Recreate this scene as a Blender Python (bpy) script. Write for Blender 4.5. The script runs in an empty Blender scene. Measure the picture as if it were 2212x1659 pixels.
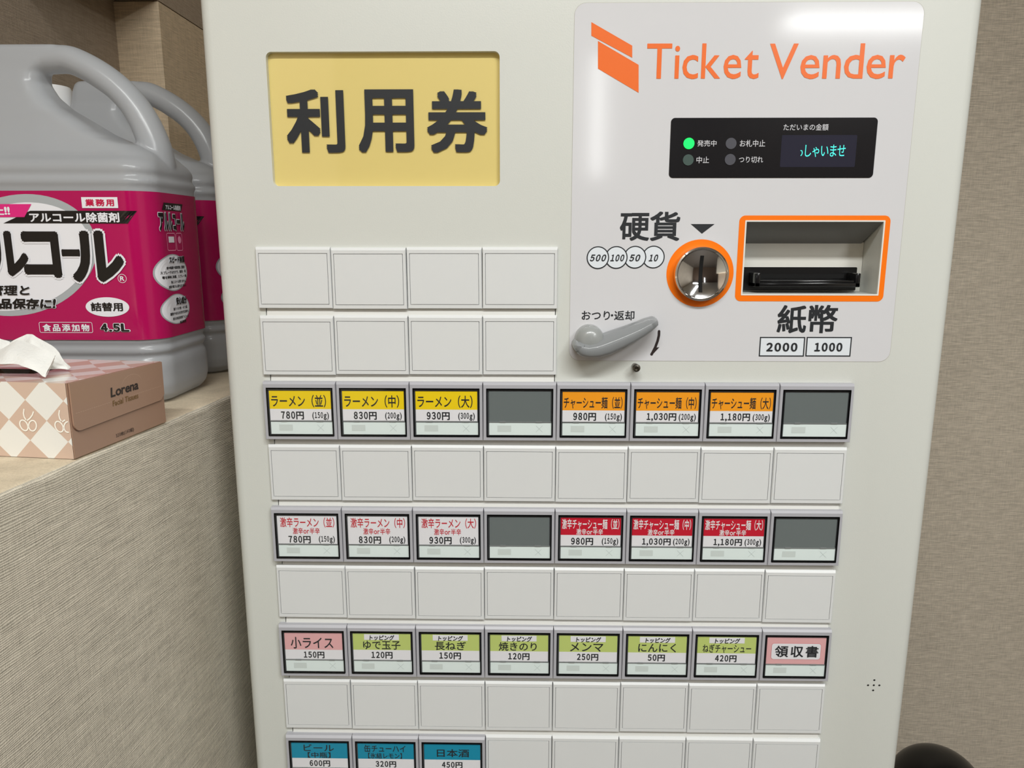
import bpy, bmesh, math, random
from mathutils import Vector, Matrix
random.seed(7)
SC = bpy.context.scene
COL = SC.collection
PI = math.pi

# ------------------------------------------------------------------ camera
FPX, CW, CH = 1600.0, 2212, 1659
_w = Vector((.1937, .0166, .0024)); _t = Vector((-.1968, -.1053, .5692))
Z0 = 1.35
_R = Matrix.Rotation(_w.length, 3, _w.normalized())
_C = -(_R.transposed() @ _t)
CAMLOC = Vector((_C.x, _C.z, Z0 - _C.y))
def _m2w(v): return Vector((v[0], v[2], -v[1]))
cam = bpy.data.cameras.new('camera'); camo = bpy.data.objects.new('camera', cam); COL.objects.link(camo)
right, up, back = _m2w(_R[0]), -_m2w(_R[1]), -_m2w(_R[2])
M = Matrix((right, up, back)).transposed().to_4x4(); M.translation = CAMLOC
camo.matrix_world = M
cam.sensor_width = 36; cam.lens = FPX / CW * 36; cam.clip_start = .02
SC.camera = camo

# ------------------------------------------------------------------ world, lights, exposure
wd = bpy.data.worlds.new('world'); SC.world = wd; wd.use_nodes = True
wd.node_tree.nodes['Background'].inputs[0].default_value = (.97, .98, 1, 1)
wd.node_tree.nodes['Background'].inputs[1].default_value = .18
SC.view_settings.view_transform = 'Standard'; SC.view_settings.look = 'None'
SC.view_settings.exposure = 0.0; SC.view_settings.gamma = 1.0; SC.view_settings.use_curve_mapping = False
def area(name, loc, sx, sy, power, color=(.985, 1, .985), aim=(0, 0, -1), spin=0):
    l = bpy.data.lights.new(name, 'AREA'); l.shape = 'RECTANGLE'; l.size = sx; l.size_y = sy
    l.energy = power; l.color = color
    o = bpy.data.objects.new(name, l); COL.objects.link(o); o.location = loc
    o.rotation_euler = Vector(aim).to_track_quat('-Z', 'Y').to_euler()
    return o
area('ceiling_lamp_near', (.36, -1.12, 2.40), 1.2, .14, 30)
area('ceiling_lamp_side', (1.35, -2.0, 2.44), .16, 1.3, 27)
area('ceiling_lamp_far', (1.93, -3.50, 2.44), .80, .20, 12)
area('far_window', (.655, -4.26, 2.10), .07, .72, 1.6, aim=(0, 1, 0))

# ------------------------------------------------------------------ pixel -> plane helpers (measuring the photograph)
def _ray(px, py):
    d = _R.transposed() @ Vector(((px - CW / 2) / FPX, (py - CH / 2) / FPX, 1))
    return _m2w(d)
def at(px, py, y=0.0):
    d = _ray(px, py); return CAMLOC + d * ((y - CAMLOC.y) / d.y)
def onz(px, py, z):
    d = _ray(px, py); return CAMLOC + d * ((z - CAMLOC.z) / d.z)
def onplane(px, py, o, n):
    d = _ray(px, py); return CAMLOC + d * ((o - CAMLOC).dot(n) / d.dot(n))
def pix(p):
    q = Vector(p) - CAMLOC
    X, Y, Z = q.dot(right), -q.dot(up), -q.dot(back)
    return CW / 2 + FPX * X / Z, CH / 2 + FPX * Y / Z
def rect(x0, x1, y0, y1, y=0.0):
    """pixel box -> (x0,x1,z0,z1) on the plane at depth y"""
    xc, yc = (x0 + x1) / 2, (y0 + y1) / 2
    return at(x0, yc, y).x, at(x1, yc, y).x, at(xc, y1, y).z, at(xc, y0, y).z

# ------------------------------------------------------------------ materials
def lin(c): 
    c = c / 255.0
    return c / 12.92 if c <= .04045 else ((c + .055) / 1.055) ** 2.4
def rgb(c): return (lin(c[0]), lin(c[1]), lin(c[2]), 1)
MATS = {}
def mat(name, c, rough=.5, metal=0, coat=0, spec=.5, emit=None, es=1, noise=0, nscale=200, bump=0):
    if name in MATS: return MATS[name]
    m = bpy.data.materials.new(name); m.use_nodes = True; nt = m.node_tree; b = nt.nodes['Principled BSDF']
    b.inputs['Base Color'].default_value = rgb(c); b.inputs['Roughness'].default_value = rough
    b.inputs['Metallic'].default_value = metal; b.inputs['Coat Weight'].default_value = coat
    b.inputs['Coat Roughness'].default_value = .08
    b.inputs['Specular IOR Level'].default_value = spec
    if emit: b.inputs['Emission Color'].default_value = rgb(emit); b.inputs['Emission Strength'].default_value = es
    if noise or bump:
        tc = nt.nodes.new('ShaderNodeNewGeometry'); n = nt.nodes.new('ShaderNodeTexNoise')
        n.inputs['Scale'].default_value = nscale; n.inputs['Detail'].default_value = 3
        nt.links.new(tc.outputs['Position'], n.inputs['Vector'])
        if noise:
            mx = nt.nodes.new('ShaderNodeMix'); mx.data_type = 'RGBA'
            a = rgb(c); mx.inputs[6].default_value = (a[0]*(1-noise), a[1]*(1-noise), a[2]*(1-noise), 1)
            mx.inputs[7].default_value = (min(1, a[0]*(1+noise)), min(1, a[1]*(1+noise)), min(1, a[2]*(1+noise)), 1)
            nt.links.new(n.outputs['Fac'], mx.inputs[0]); nt.links.new(mx.outputs[2], b.inputs['Base Color'])
        if bump:
            bp = nt.nodes.new('ShaderNodeBump'); bp.inputs['Strength'].default_value = bump; bp.inputs['Distance'].default_value = .0005
            nt.links.new(n.outputs['Fac'], bp.inputs['Height']); nt.links.new(bp.outputs['Normal'], b.inputs['Normal'])
    MATS[name] = m; return m

def wallpaper(name, c, rib=1.0, amt=.2):
    """woven vinyl wallpaper: threads both ways, slubs"""
    m = bpy.data.materials.new(name); m.use_nodes = True; nt = m.node_tree; b = nt.nodes['Principled BSDF']
    b.inputs['Roughness'].default_value = .85; b.inputs['Specular IOR Level'].default_value = .2
    g = nt.nodes.new('ShaderNodeNewGeometry')
    def nz(scale, detail=2):
        mp = nt.nodes.new('ShaderNodeMapping'); mp.inputs['Scale'].default_value = scale
        n = nt.nodes.new('ShaderNodeTexNoise'); n.inputs['Scale'].default_value = 1; n.inputs['Detail'].default_value = detail
        nt.links.new(g.outputs['Position'], mp.inputs['Vector']); nt.links.new(mp.outputs[0], n.inputs['Vector'])
        return n.outputs['Fac']
    h = nz((45, 45, 620)); v = nz((620, 620, 45)); tx = nz((45, 620, 620)); big = nz((3, 3, 3), 3); fine = nz((900, 900, 900), 1)
    def math_(op, a, bb):
        n = nt.nodes.new('ShaderNodeMath'); n.operation = op
        for i, x in enumerate((a, bb)):
            if isinstance(x, (int, float)): n.inputs[i].default_value = x
            else: nt.links.new(x, n.inputs[i])
        return n.outputs[0]
    if rib > 1.2:
        sp_ = nt.nodes.new('ShaderNodeSeparateXYZ'); nt.links.new(g.outputs['Position'], sp_.inputs[0])
        wob = nz((25, 25, 120)); wob2 = nz((120, 120, 25))
        h = math_('ADD', math_('MULTIPLY', math_('SINE', math_('ADD', math_('MULTIPLY', sp_.outputs[2], 2*PI/.00150), math_('MULTIPLY', wob, 16)), 0), .16), math_('ADD', math_('MULTIPLY', h, .55), .225))
        v = math_('ADD', math_('MULTIPLY', math_('SINE', math_('ADD', math_('MULTIPLY', sp_.outputs[1], 2*PI/.00130), math_('MULTIPLY', wob2, 16)), 0), .12), math_('ADD', math_('MULTIPLY', v, .6), .2))
    s = math_('ADD', math_('MULTIPLY', h, 1.2 * rib), math_('ADD', math_('MULTIPLY', v, .7), math_('MULTIPLY', tx, .35)))
    s = math_('ADD', s, math_('MULTIPLY', fine, .45))
    tot = 1.2 * rib + .7 + .35 + .45
    s = math_('MULTIPLY', math_('SUBTRACT', math_('DIVIDE', s, tot), .5), 1.0)      # about -.15 .. .15
    k = math_('ADD', math_('MULTIPLY', s, amt * 12), math_('MULTIPLY', math_('SUBTRACT', big, .5), .25))
    k = math_('ADD', k, 1.0)
    cc = nt.nodes.new('ShaderNodeVectorMath'); cc.operation = 'SCALE'; cc.inputs[0].default_value = rgb(c)[:3]
    nt.links.new(k, cc.inputs['Scale']); nt.links.new(cc.outputs[0], b.inputs['Base Color'])
    bp = nt.nodes.new('ShaderNodeBump'); bp.inputs['Strength'].default_value = .9; bp.inputs['Distance'].default_value = .0010
    nt.links.new(s, bp.inputs['Height']); nt.links.new(bp.outputs['Normal'], b.inputs['Normal'])
    return m

def clear(name, tint=(255, 255, 255), gl=.03, rough=.05):
    """thin clear plastic: transparent with a weak mirror"""
    m = bpy.data.materials.new(name); m.use_nodes = True; nt = m.node_tree; nt.nodes.clear()
    o = nt.nodes.new('ShaderNodeOutputMaterial'); t = nt.nodes.new('ShaderNodeBsdfTransparent'); t.inputs[0].default_value = rgb(tint)
    g = nt.nodes.new('ShaderNodeBsdfGlossy'); g.inputs['Roughness'].default_value = rough
    mx = nt.nodes.new('ShaderNodeMixShader'); mx.inputs[0].default_value = gl
    nt.links.new(t.outputs[0], mx.inputs[1]); nt.links.new(g.outputs[0], mx.inputs[2])
    nt.links.new(mx.outputs[0], o.inputs[0]); return m

def hdpe(name):
    """cloudy polyethylene of the alcohol bottles"""
    m = bpy.data.materials.new(name); m.use_nodes = True; nt = m.node_tree; b = nt.nodes['Principled BSDF']
    b.inputs['Base Color'].default_value = rgb((214, 217, 221)); b.inputs['Roughness'].default_value = .28
    b.inputs['Coat Weight'].default_value = .25; b.inputs['Coat Roughness'].default_value = .15
    tr = nt.nodes.new('ShaderNodeBsdfTranslucent'); tr.inputs[0].default_value = rgb((205, 208, 212))
    tp = nt.nodes.new('ShaderNodeBsdfTransparent'); tp.inputs[0].default_value = rgb((235, 238, 240))
    m1 = nt.nodes.new('ShaderNodeMixShader'); m1.inputs[0].default_value = .35
    m2 = nt.nodes.new('ShaderNodeMixShader'); m2.inputs[0].default_value = .22
    out = nt.nodes['Material Output']
    nt.links.new(b.outputs[0], m1.inputs[1]); nt.links.new(tr.outputs[0], m1.inputs[2])
    nt.links.new(m1.outputs[0], m2.inputs[1]); nt.links.new(tp.outputs[0], m2.inputs[2]); nt.links.new(m2.outputs[0], out.inputs[0])
    return m

PAINT = mat('cabinet_paint', (210, 212, 206), .42, bump=.12, nscale=900)
PLATE = mat('blank_plate_plastic', (219, 221, 221), .4, noise=.01, nscale=60)
TRAYM = mat('tray_plastic', (218, 218, 214), .45)
GREY = mat('button_grey_plastic', (176, 176, 182), .4)
BLACK = mat('black_gap', (14, 14, 15), .6)
DARK = mat('dark_window_plastic', (86, 88, 90), .25)
PRINT = mat('black_print', (34, 37, 41), .45)
PRINTB = mat('brown_black_print', (44, 34, 33), .45)
WHITE = mat('white_print', (232, 232, 234), .45)
STK = mat('glossy_sticker_film', (216, 216, 219), .10, coat=.3, noise=.008, nscale=30)
STKE = mat('sticker_edge', (186, 184, 174), .4)
ORANGE = mat('orange_print', (255, 122, 12), .3)
ORANGE2 = mat('orange_logo_print', (240, 112, 40), .3)
CARDW = mat('white_card', (230, 230, 234), .5)
CARDY = mat('yellow_card', (240, 208, 0), .5)
CARDO = mat('orange_card', (246, 158, 18), .5)
CARDR = mat('red_card', (196, 14, 44), .5)
CARDP = mat('pink_card', (226, 172, 174), .5)
CARDG = mat('green_card', (190, 206, 118), .5)
CARDB = mat('blue_card', (8, 140, 172), .5)
STRIP = mat('pale_status_strip', (226, 238, 236), .45)
MARK = mat('faded_mark', (206, 216, 213), .6)
MARKX = mat('faded_cross', (186, 197, 196), .6)
REDT = mat('red_print', (196, 36, 52), .5)
EMPTYC = mat('empty_slot_grey', (108, 116, 116), .3)
SIGNY = mat('yellow_sign_card', (226, 206, 128), .5, emit=(255, 214, 90), es=.02)
COVER = clear('clear_cover'); COVERE = clear('clear_cover_edge', (150, 152, 154))
CHROME = mat('chrome', (222, 222, 224), .07, metal=1)
STEEL = mat('dark_steel', (120, 116, 108), .28, metal=1)
LEVER = mat('grey_lever_plastic', (134, 137, 139), .32, coat=.3)
PIANO = mat('black_display_panel', (24, 24, 27), .18, coat=.3)
LCD = mat('display_glass', (44, 44, 58), .15)
CYAN = mat('cyan_display_text', (40, 200, 190), .5, emit=(80, 225, 205), es=.9)
LEDON = mat('green_lamp_lit', (0, 240, 90), .4, emit=(0, 250, 90), es=1.0)
LED1 = mat('dark_lamp_green', (62, 82, 76), .4); LED2 = mat('dark_lamp_grey', (72, 72, 80), .4)
BLK = mat('black_plastic', (16, 16, 17), .3)
RECESS = mat('recess_paint', (225, 224, 216), .4)
WP_LOW = wallpaper('wallpaper_low', (200, 192, 176), 1.5, .22)
WP_LEDGE_LIT = wallpaper('wallpaper_ledge_lit', (206, 192, 168), .8, .10)  # same wallpaper as the low wall, overhead light and warm bounce put into its colour
WP_BACK = wallpaper('wallpaper_back', (210, 199, 182), 1.0, .16)
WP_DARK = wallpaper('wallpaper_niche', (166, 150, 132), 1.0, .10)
WP_PIL = wallpaper('wallpaper_pillar', (206, 186, 158), 1.0, .12)
HDPE = hdpe('cloudy_polyethylene')
MAG = mat('magenta_label', (180, 0, 86), .22, coat=.35)
PINKL = mat('pink_label', (226, 40, 130), .25, coat=.3)
LBLK = mat('label_black', (18, 18, 20), .25, coat=.3)
LWHT = mat('label_white', (236, 237, 242), .3)
LGRY = mat('label_grey', (172, 177, 180), .3)
LRED = mat('label_red', (200, 10, 70), .3)
LPINKLINE = mat('label_pink_line', (240, 150, 185), .3)

# ------------------------------------------------------------------ mesh helpers
class MB:
    def __init__(s): s.v = []; s.f = []; s.uv = []
    def add(s, vs, fs):
        o = len(s.v); s.v += [Vector(p) for p in vs]; s.f += [[i + o for i in f] for f in fs]; return s
    def box(s, x0, x1, y0, y1, z0, z1):
        vs = [(x, y, z) for x in (x0, x1) for y in (y0, y1) for z in (z0, z1)]
        return s.add(vs, [(0,1,3,2), (4,6,7,5), (0,4,5,1), (2,3,7,6), (0,2,6,4), (1,5,7,3)])
    def prism(s, pts, y0, y1):
        """outline in x,z (counter-clockwise seen from -y), front at y0, back at y1"""
        n = len(pts)
        vs = [(x, y0, z) for x, z in pts] + [(x, y1, z) for x, z in pts]
        return s.add(vs, [list(range(n))] + [list(range(2*n - 1, n - 1, -1))] + [(i, i + n, (i+1) % n + n, (i+1) % n) for i in range(n)])
    def flat(s, pts, y):
        return s.add([(x, y, z) for x, z in pts], [list(range(len(pts)))])
    def ring(s, outer, inner, y0, y1=None):
        """flat frame between two outlines of equal point count, optionally with depth"""
        n = len(outer)
        vs = [(x, y0, z) for x, z in outer] + [(x, y0, z) for x, z in inner]
        fs = [(i, (i+1) % n, (i+1) % n + n, i + n) for i in range(n)]
        if y1 is not None:
            vs += [(x, y1, z) for x, z in outer] + [(x, y1, z) for x, z in inner]
            fs += [((i+1) % n, i, i + 2*n, (i+1) % n + 2*n) for i in range(n)]
            fs += [(i + n, (i+1) % n + n, (i+1) % n + 3*n, i + 3*n) for i in range(n)]
            fs += [((i+1) % n + 2*n, i + 2*n, i + 3*n, (i+1) % n + 3*n) for i in range(n)]
        return s.add(vs, fs)
    def lathe(s, prof, c, axis='y', n=48, caps=True):
        """prof: (radius, position along axis)"""
        vs = []
        for r, h in prof:
            for k in range(n):
                a = 2*PI*k/n
                if axis == 'y': vs.append((c[0] + r*math.cos(a), c[1] + h, c[2] + r*math.sin(a)))
                else: vs.append((c[0] + r*math.cos(a), c[1] + r*math.sin(a), c[2] + h))
        fs = []
        for j in range(len(prof) - 1):
            for k in range(n):
                fs.append((j*n + k, j*n + (k+1) % n, (j+1)*n + (k+1) % n, (j+1)*n + k))
        if caps: fs += [list(range(n - 1, -1, -1)), [(len(prof)-1)*n + k for k in range(n)]]
        return s.add(vs, fs)
    def tube(s, pts, rad, n=10, flat=1.0):
        """round tube through 3-D points, rad a number or a list"""
        pts = [Vector(p) for p in pts]; m = len(pts)
        if isinstance(rad, (int, float)): rad = [rad]*m
        vs = []; ref = Vector((0, 1, 0))
        for i, p in enumerate(pts):
            d = (pts[min(i+1, m-1)] - pts[max(i-1, 0)]).normalized()
            a = d.cross(ref)
            if a.length < 1e-4: a = d.cross(Vector((0, 0, 1)))
            a.normalize(); b = a.cross(d).normalized()
            for k in range(n):
                t = 2*PI*k/n; vs.append(p + a*math.cos(t)*rad[i] + b*math.sin(t)*rad[i]*flat)
        fs = [(j*n + k, j*n + (k+1) % n, (j+1)*n + (k+1) % n, (j+1)*n + k) for j in range(m-1) for k in range(n)]
        fs += [list(range(n-1, -1, -1)), [(m-1)*n + k for k in range(n)]]
        return s.add(vs, fs)
    def ribbon(s, pts, w, y):
        """flat stroke in the x,z plane"""
        m = len(pts); vs = []
        for i, (x, z) in enumerate(pts):
            ax, az = pts[max(i-1, 0)]; bx_, bz = pts[min(i+1, m-1)]
            dx, dz = bx_-ax, bz-az; L = math.hypot(dx, dz) or 1; ww = w[i] if isinstance(w, list) else w
            vs += [(x - dz/L*ww/2, y, z + dx/L*ww/2), (x + dz/L*ww/2, y, z - dx/L*ww/2)]
        return s.add(vs, [(2*i, 2*i+1, 2*i+3, 2*i+2) for i in range(m-1)])
def rrect(x0, x1, z0, z1, r, n=6):
    out = []
    for cx, cz, a0 in ((x1-r, z0+r, -90), (x1-r, z1-r, 0), (x0+r, z1-r, 90), (x0+r, z0+r, 180)):
        for k in range(n+1):
            a = math.radians(a0 + 90*k/n); out.append((cx + r*math.cos(a), cz + r*math.sin(a)))
    return out
def circ(cx, cz, r, n=40, rz=None, rot=0):
    rz = rz or r; c, s_ = math.cos(rot), math.sin(rot)
    return [(cx + r*math.cos(2*PI*k/n)*c - rz*math.sin(2*PI*k/n)*s_, cz + r*math.cos(2*PI*k/n)*s_ + rz*math.sin(2*PI*k/n)*c) for k in range(n)]

def setp(o, label=None, cat=None, group=None, kind=None):
    if label: o['label'] = label
    if cat: o['category'] = cat
    if group: o['group'] = group
    if kind: o['kind'] = kind
    return o
def wl(o):
    p = Vector(o.location)
    while o.parent: o = o.parent; p += Vector(o.location)
    return p
def link(name, me, parent=None, org=None):
    o = bpy.data.objects.new(name, me); COL.objects.link(o)
    if parent: o.parent = parent
    o.location = org - (wl(parent) if parent else Vector()) if org is not None else (0, 0, 0)
    return o
def obj(name, mb, m, parent=None, smooth=False, bevel=0, seg=2, label=None, angle=40, fixn=True):
    lo = [min(p[i] for p in mb.v) for i in range(3)]; hi = [max(p[i] for p in mb.v) for i in range(3)]
    org = Vector(((lo[0]+hi[0])/2, (lo[1]+hi[1])/2, lo[2]))
    me = bpy.data.meshes.new(name); me.from_pydata([tuple(p - org) for p in mb.v], [], mb.f)
    if mb.uv:
        l = me.uv_layers.new(name='UVMap')
        for i, u in enumerate(mb.uv): l.data[i].uv = u
    if fixn or bevel:
        bm = bmesh.new(); bm.from_mesh(me)
        if bevel:
            es = [e for e in bm.edges if len(e.link_faces) == 2 and e.calc_face_angle(0) > math.radians(angle)]
            bmesh.ops.bevel(bm, geom=es, offset=bevel, segments=seg, affect='EDGES', profile=.5)
        if fixn: bmesh.ops.recalc_face_normals(bm, faces=bm.faces)
        bm.to_mesh(me); bm.free()
    me.materials.append(m)
    if smooth or bevel:
        me.polygons.foreach_set('use_smooth', [True]*len(me.polygons))
        try: me.set_sharp_from_angle(angle=math.radians(35))
        except Exception: pass
    o = link(name, me, parent, org)
    if label: o['label'] = label
    return o
def empty(name, loc, label, cat, group=None):
    o = bpy.data.objects.new(name, None); COL.objects.link(o); o.location = loc; o.empty_display_size = .05
    return setp(o, label, cat, group)

# ------------------------------------------------------------------ lettering
GL = {}
def glyph(ch):
    if ch in GL: return GL[ch]
    src = ch
    c = bpy.data.curves.new('g', 'FONT'); c.body = src; c.size = 1; c.resolution_u = 3
    o = bpy.data.objects.new('g', c); COL.objects.link(o); bpy.context.view_layer.update()
    me = o.to_mesh()
    vs = [(v.co.x, v.co.y) for v in me.vertices]; fs = [tuple(p.vertices) for p in me.polygons]
    o.to_mesh_clear(); bpy.data.objects.remove(o); bpy.data.curves.remove(c)
    if vs:
        x0 = min(v[0] for v in vs); x1 = max(v[0] for v in vs)
    else: x0, x1 = 0, .3
    GL[ch] = (vs, fs, x0, x1); return GL[ch]
def layout(s, bold=0, track=0, shear=0, digit=.56, nb=8, sq=False):
    """glyphs set side by side in em units -> (verts (x,y,layer), faces)"""
    V, F, x = [], [], 0
    for ch in s:
        if ch in ' \u3000': x += .35 if ch == ' ' else 1; continue
        vs, fs, g0, g1 = glyph(ch)
        asc = ch < '\x7f'; S = 1.16 if asc else 1
        if asc: vs = [(a*S, b*S) for a, b in vs]; g0 *= S; g1 *= S
        if ch.isdigit():
            vs, fs, g0, g1 = glyph(chr(ord(ch) + 0xFEE0)); q_ = .70 * digit/.56; vs = [(a*q_, b*1.06) for a, b in vs]; g0 *= q_; g1 *= q_
        if ch.isdigit(): adv = digit; off = x + adv/2 - (g0+g1)/2
        elif ch < '\x7f': adv = (g1-g0) + .12; off = x + .06 - g0
        else: adv = 1.0; off = x
        cps = [(0, 0)] + ([(bold*math.cos(2*PI*k/nb), bold*math.sin(2*PI*k/nb)) for k in range(nb)] if bold else [])
        if sq: cps = [(0, 0)] + [(a*bold, b*bold) for a in (-1, 0, 1) for b in (-1, 0, 1) if a or b]
        for k, (dx, dy) in enumerate(cps):
            o = len(V); V += [(a + off + dx + shear*(b+dy), b + dy, k) for a, b in vs]; F += [tuple(i + o for i in f) for f in fs]
        x += adv + track
    return V, F
def fit(s, r, y, bold=0, mb=None, surf=None, ref=None, **kw):
    """lettering stretched into the box r=(x0,x1,z0,z1); ref: use the extents of the unbolded text"""
    V, F = layout(s, bold, **kw)
    R = [v for v in V if v[2] == 0] if ref else V
    a0, a1 = min(v[0] for v in R), max(v[0] for v in R); b0, b1 = min(v[1] for v in R), max(v[1] for v in R)
    if b1 - b0 < .2 and ref is None: pass
    sx, sz = (r[1]-r[0])/(a1-a0), (r[3]-r[2])/(b1-b0)
    mb = mb or MB()
    P = [(r[0] + (v[0]-a0)*sx, y - v[2]*6e-6, r[2] + (v[1]-b0)*sz) for v in V]
    if surf: P = [surf(p[0], p[2], y + v[2]*6e-6) for p, v in zip(P, V)]
    return mb.add(P, F)

# ================================================================== SETTING
def struct(name, mb, m, **kw):
    o = obj(name, mb, m, **kw); o['kind'] = 'structure'; return o
LZ = 1.2155
EA, EB = Vector((-.0884, -.1827)), Vector((-.0645, .0767))
ED = (EB - EA)
def edge_x(y): return EA.x + ED.x * (y - EA.y) / ED.y
struct('floor', MB().box(-2, 3, -4.4, 1.0, -.05, 0), mat('floor_tiles', (92, 84, 76), .5, noise=.08, nscale=6))
struct('ceiling', MB().box(-2, 3, -4.4, 1.0, 2.5, 2.55), mat('ceiling_board', (206, 202, 192), .8))
struct('wall_back', MB().box(-.6, 3, .85, .95, 0, 2.5), WP_BACK)
struct('wall_right', MB().box(2.9, 3, -4.4, .85, 0, 2.5), WP_BACK)
struct('wall_front', MB().box(-2, 2.9, -4.4, -4.3, 0, 2.5), mat('far_room_wall', (96, 78, 64), .7))
# half-height wall whose top is the ledge
mb = MB(); y0, y1 = -1.7, .5
pts = [(edge_x(y0), y0), (edge_x(y1), y1), (-.42, y1), (-.42, y0)]
mb.add([(x, y, 0) for x, y in pts] + [(x, y, LZ - .004) for x, y in pts], [(3, 2, 1, 0), (4, 5, 6, 7)] + [(i, (i+1) % 4, (i+1) % 4 + 4, i + 4) for i in range(4)])
for p_ in mb.v[4:]: p_.z = LZ
lw = struct('wall_left', mb, WP_LOW, bevel=.005, seg=5)
lw.data.materials.append(WP_LEDGE_LIT)
for pl in lw.data.polygons:
    if pl.normal.z > .8: pl.material_index = 1
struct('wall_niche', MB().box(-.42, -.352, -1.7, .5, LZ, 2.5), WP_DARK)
zt = at(320, 3, .5).z
struct('wall_pillar', MB().box(-.42, -.291, .5, .85, 0, zt), WP_PIL)
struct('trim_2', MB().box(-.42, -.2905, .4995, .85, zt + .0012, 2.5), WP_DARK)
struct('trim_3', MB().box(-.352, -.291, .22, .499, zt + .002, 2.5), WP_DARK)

# ================================================================== TICKET MACHINE
XL, XR = -.0315, .5347
mach = empty('ticket_machine', ((XL+XR)/2, .25, 0), 'tall white ticket vending machine with rows of menu buttons, standing against the wall', 'vending machine')
# cabinet with cut-outs
cab = obj('cabinet', MB().box(XL, XR, 0, .55, .08, 1.66), PAINT, mach, bevel=.009, seg=5)
SG = (.0163, .1877, 1.3953, 1.4904)                 # sign window
BN = (.3737, .4770, 1.3146, 1.3694)                 # banknote recess
def cutter(mb):
    me = bpy.data.meshes.new('cut'); me.from_pydata([tuple(p) for p in mb.v], [], mb.f)
    bm = bmesh.new(); bm.from_mesh(me); bmesh.ops.recalc_face_normals(bm, faces=bm.faces); bm.to_mesh(me); bm.free()
    return link('cut', me, None, Vector())
cuts = [cutter(MB().prism(rrect(*SG, .004), -.01, .008)),
        cutter(MB().box(BN[0], BN[1], -.01, .04, BN[2], BN[3])),
        cutter(MB().box(.0046, .4592, -.01, .004, .7, 1.2435)),
        cutter(MB().box(.0046, .2308, -.01, .004, 1.2, 1.3460))]
for c in cuts:
    md = cab.modifiers.new('b', 'BOOLEAN'); md.object = c; md.operation = 'DIFFERENCE'; md.solver = 'EXACT'
bpy.context.view_layer.update()
dg = bpy.context.evaluated_depsgraph_get()
nm = bpy.data.meshes.new_from_object(cab.evaluated_get(dg))
cab.modifiers.clear(); cab.data = nm
for c in cuts: bpy.data.objects.remove(c)
try: nm.set_sharp_from_angle(angle=math.radians(35))
except Exception: pass
obj('plinth', MB().box(XL+.02, XR-.02, .03, .53, 0, .08), BLK, mach)

# --- sign 利用券
sign = obj('sign_panel', MB().box(SG[0]-.001, SG[1]+.001, .0045, .0075, SG[2]-.001, SG[3]+.001), SIGNY, mach)
mb = MB()
for ch, x0, x1 in (('利', 618, 744), ('用', 773, 894), ('券', 922, 1053)):
    obj('lettering', fit(ch, rect(x0, x1, 193, 330, .0035), .0035, bold=.026, sq=True), PRINT, sign, fixn=False)
obj('sign_pane', MB().box(SG[0]-.0005, SG[1]+.0005, .0037, .0039, SG[2]-.0005, SG[3]+.0005), COVER, sign)

# --- sticker with the payment legends
sx0, sx1, sz0, sz1 = .2415, .4915, 1.2622, 1.5228
stk = obj('payment_sticker', MB().prism(rrect(sx0, sx1, sz0, sz1, .0085), -.0003, .0001), STKE, mach)
def with_hole(outer, holes, y, m, name, parent):
    """flat film cut around the holes, filled by triangulation"""
    bm = bmesh.new(); es = []
    for lp in [outer] + holes:
        vs = [bm.verts.new((x, y, z)) for x, z in lp]
        es += [bm.edges.new((vs[i], vs[(i+1) % len(vs)])) for i in range(len(vs))]
    r = bmesh.ops.triangle_fill(bm, edges=es, use_beauty=True, normal=(0, -1, 0))
    mb = MB(); bm.verts.index_update()
    mb.add([v.co.copy() for v in bm.verts], [[v.index for v in f.verts] for f in bm.faces]); bm.free()
    return obj(name, mb, m, parent)
bpy.data.objects.remove(stk)
stk = with_hole(rrect(sx0, sx1, sz0, sz1, .0085), [[(BN[0], BN[2]), (BN[1], BN[2]), (BN[1], BN[3]), (BN[0], BN[3])]], -.00012, STKE, 'payment_sticker', mach)
with_hole(rrect(sx0+.0003, sx1-.0003, sz0+.0003, sz1-.0003, .0083), [[(BN[0], BN[2]), (BN[1], BN[2]), (BN[1], BN[3]), (BN[0], BN[3])]], -.00022, STK, 'sticker_film', stk)
SY = -.0004
def P2(px, py): 
    p = at(px, py, 0); return (p.x, p.z)
def c4(x, y): return (1200 + x/2.458, y/2.458)
obj('logo', MB().flat([P2(*c4(*q)) for q in ((190, 190), (407, 307), (407, 243), (190, 118))], SY), ORANGE2, stk)
obj('logo', MB().flat([P2(*c4(*q)) for q in ((225, 365), (441, 493), (441, 345), (225, 218))], SY), ORANGE2, stk)
def word(t, r, bold, m=PRINT, y=SY, parent=None, name='lettering', **kw):
    obj(name, fit(t, r, y, bold=bold, **kw), m, parent or stk, fixn=False)
word('Ticket', rect(1397, 1640, 94, 171), .005, ORANGE2, track=-.03)
word('Vender', rect(1661, 1955, 94, 171), .005, ORANGE2, track=-.03)
word('硬', rect(1339, 1402.5, 460, 520), .018, sq=True); word('貨', rect(1404, 1468.6, 457, 520.4), .018, sq=True)
word('紙', rect(1679, 1742, 659, 719.5), .018, sq=True); word('幣', rect(1746, 1808.7, 658.6, 719.5), .018, sq=True)
word('おつり', rect(1256.4, 1317.5, 671.5, 691), .014); word('返却', rect(1326.5, 1370.4, 671, 691.7), .014)
obj('lettering', MB().flat(circ(*P2(1322, 681), .0009, 14), SY), PRINT, stk)
obj('arrow', MB().flat([P2(1492, 484), P2(1516, 504.7), P2(1543.3, 484)], SY), PRINT, stk)
GRD = mat('legend_ground', (226, 232, 238), .4)
rc = .0086
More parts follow.
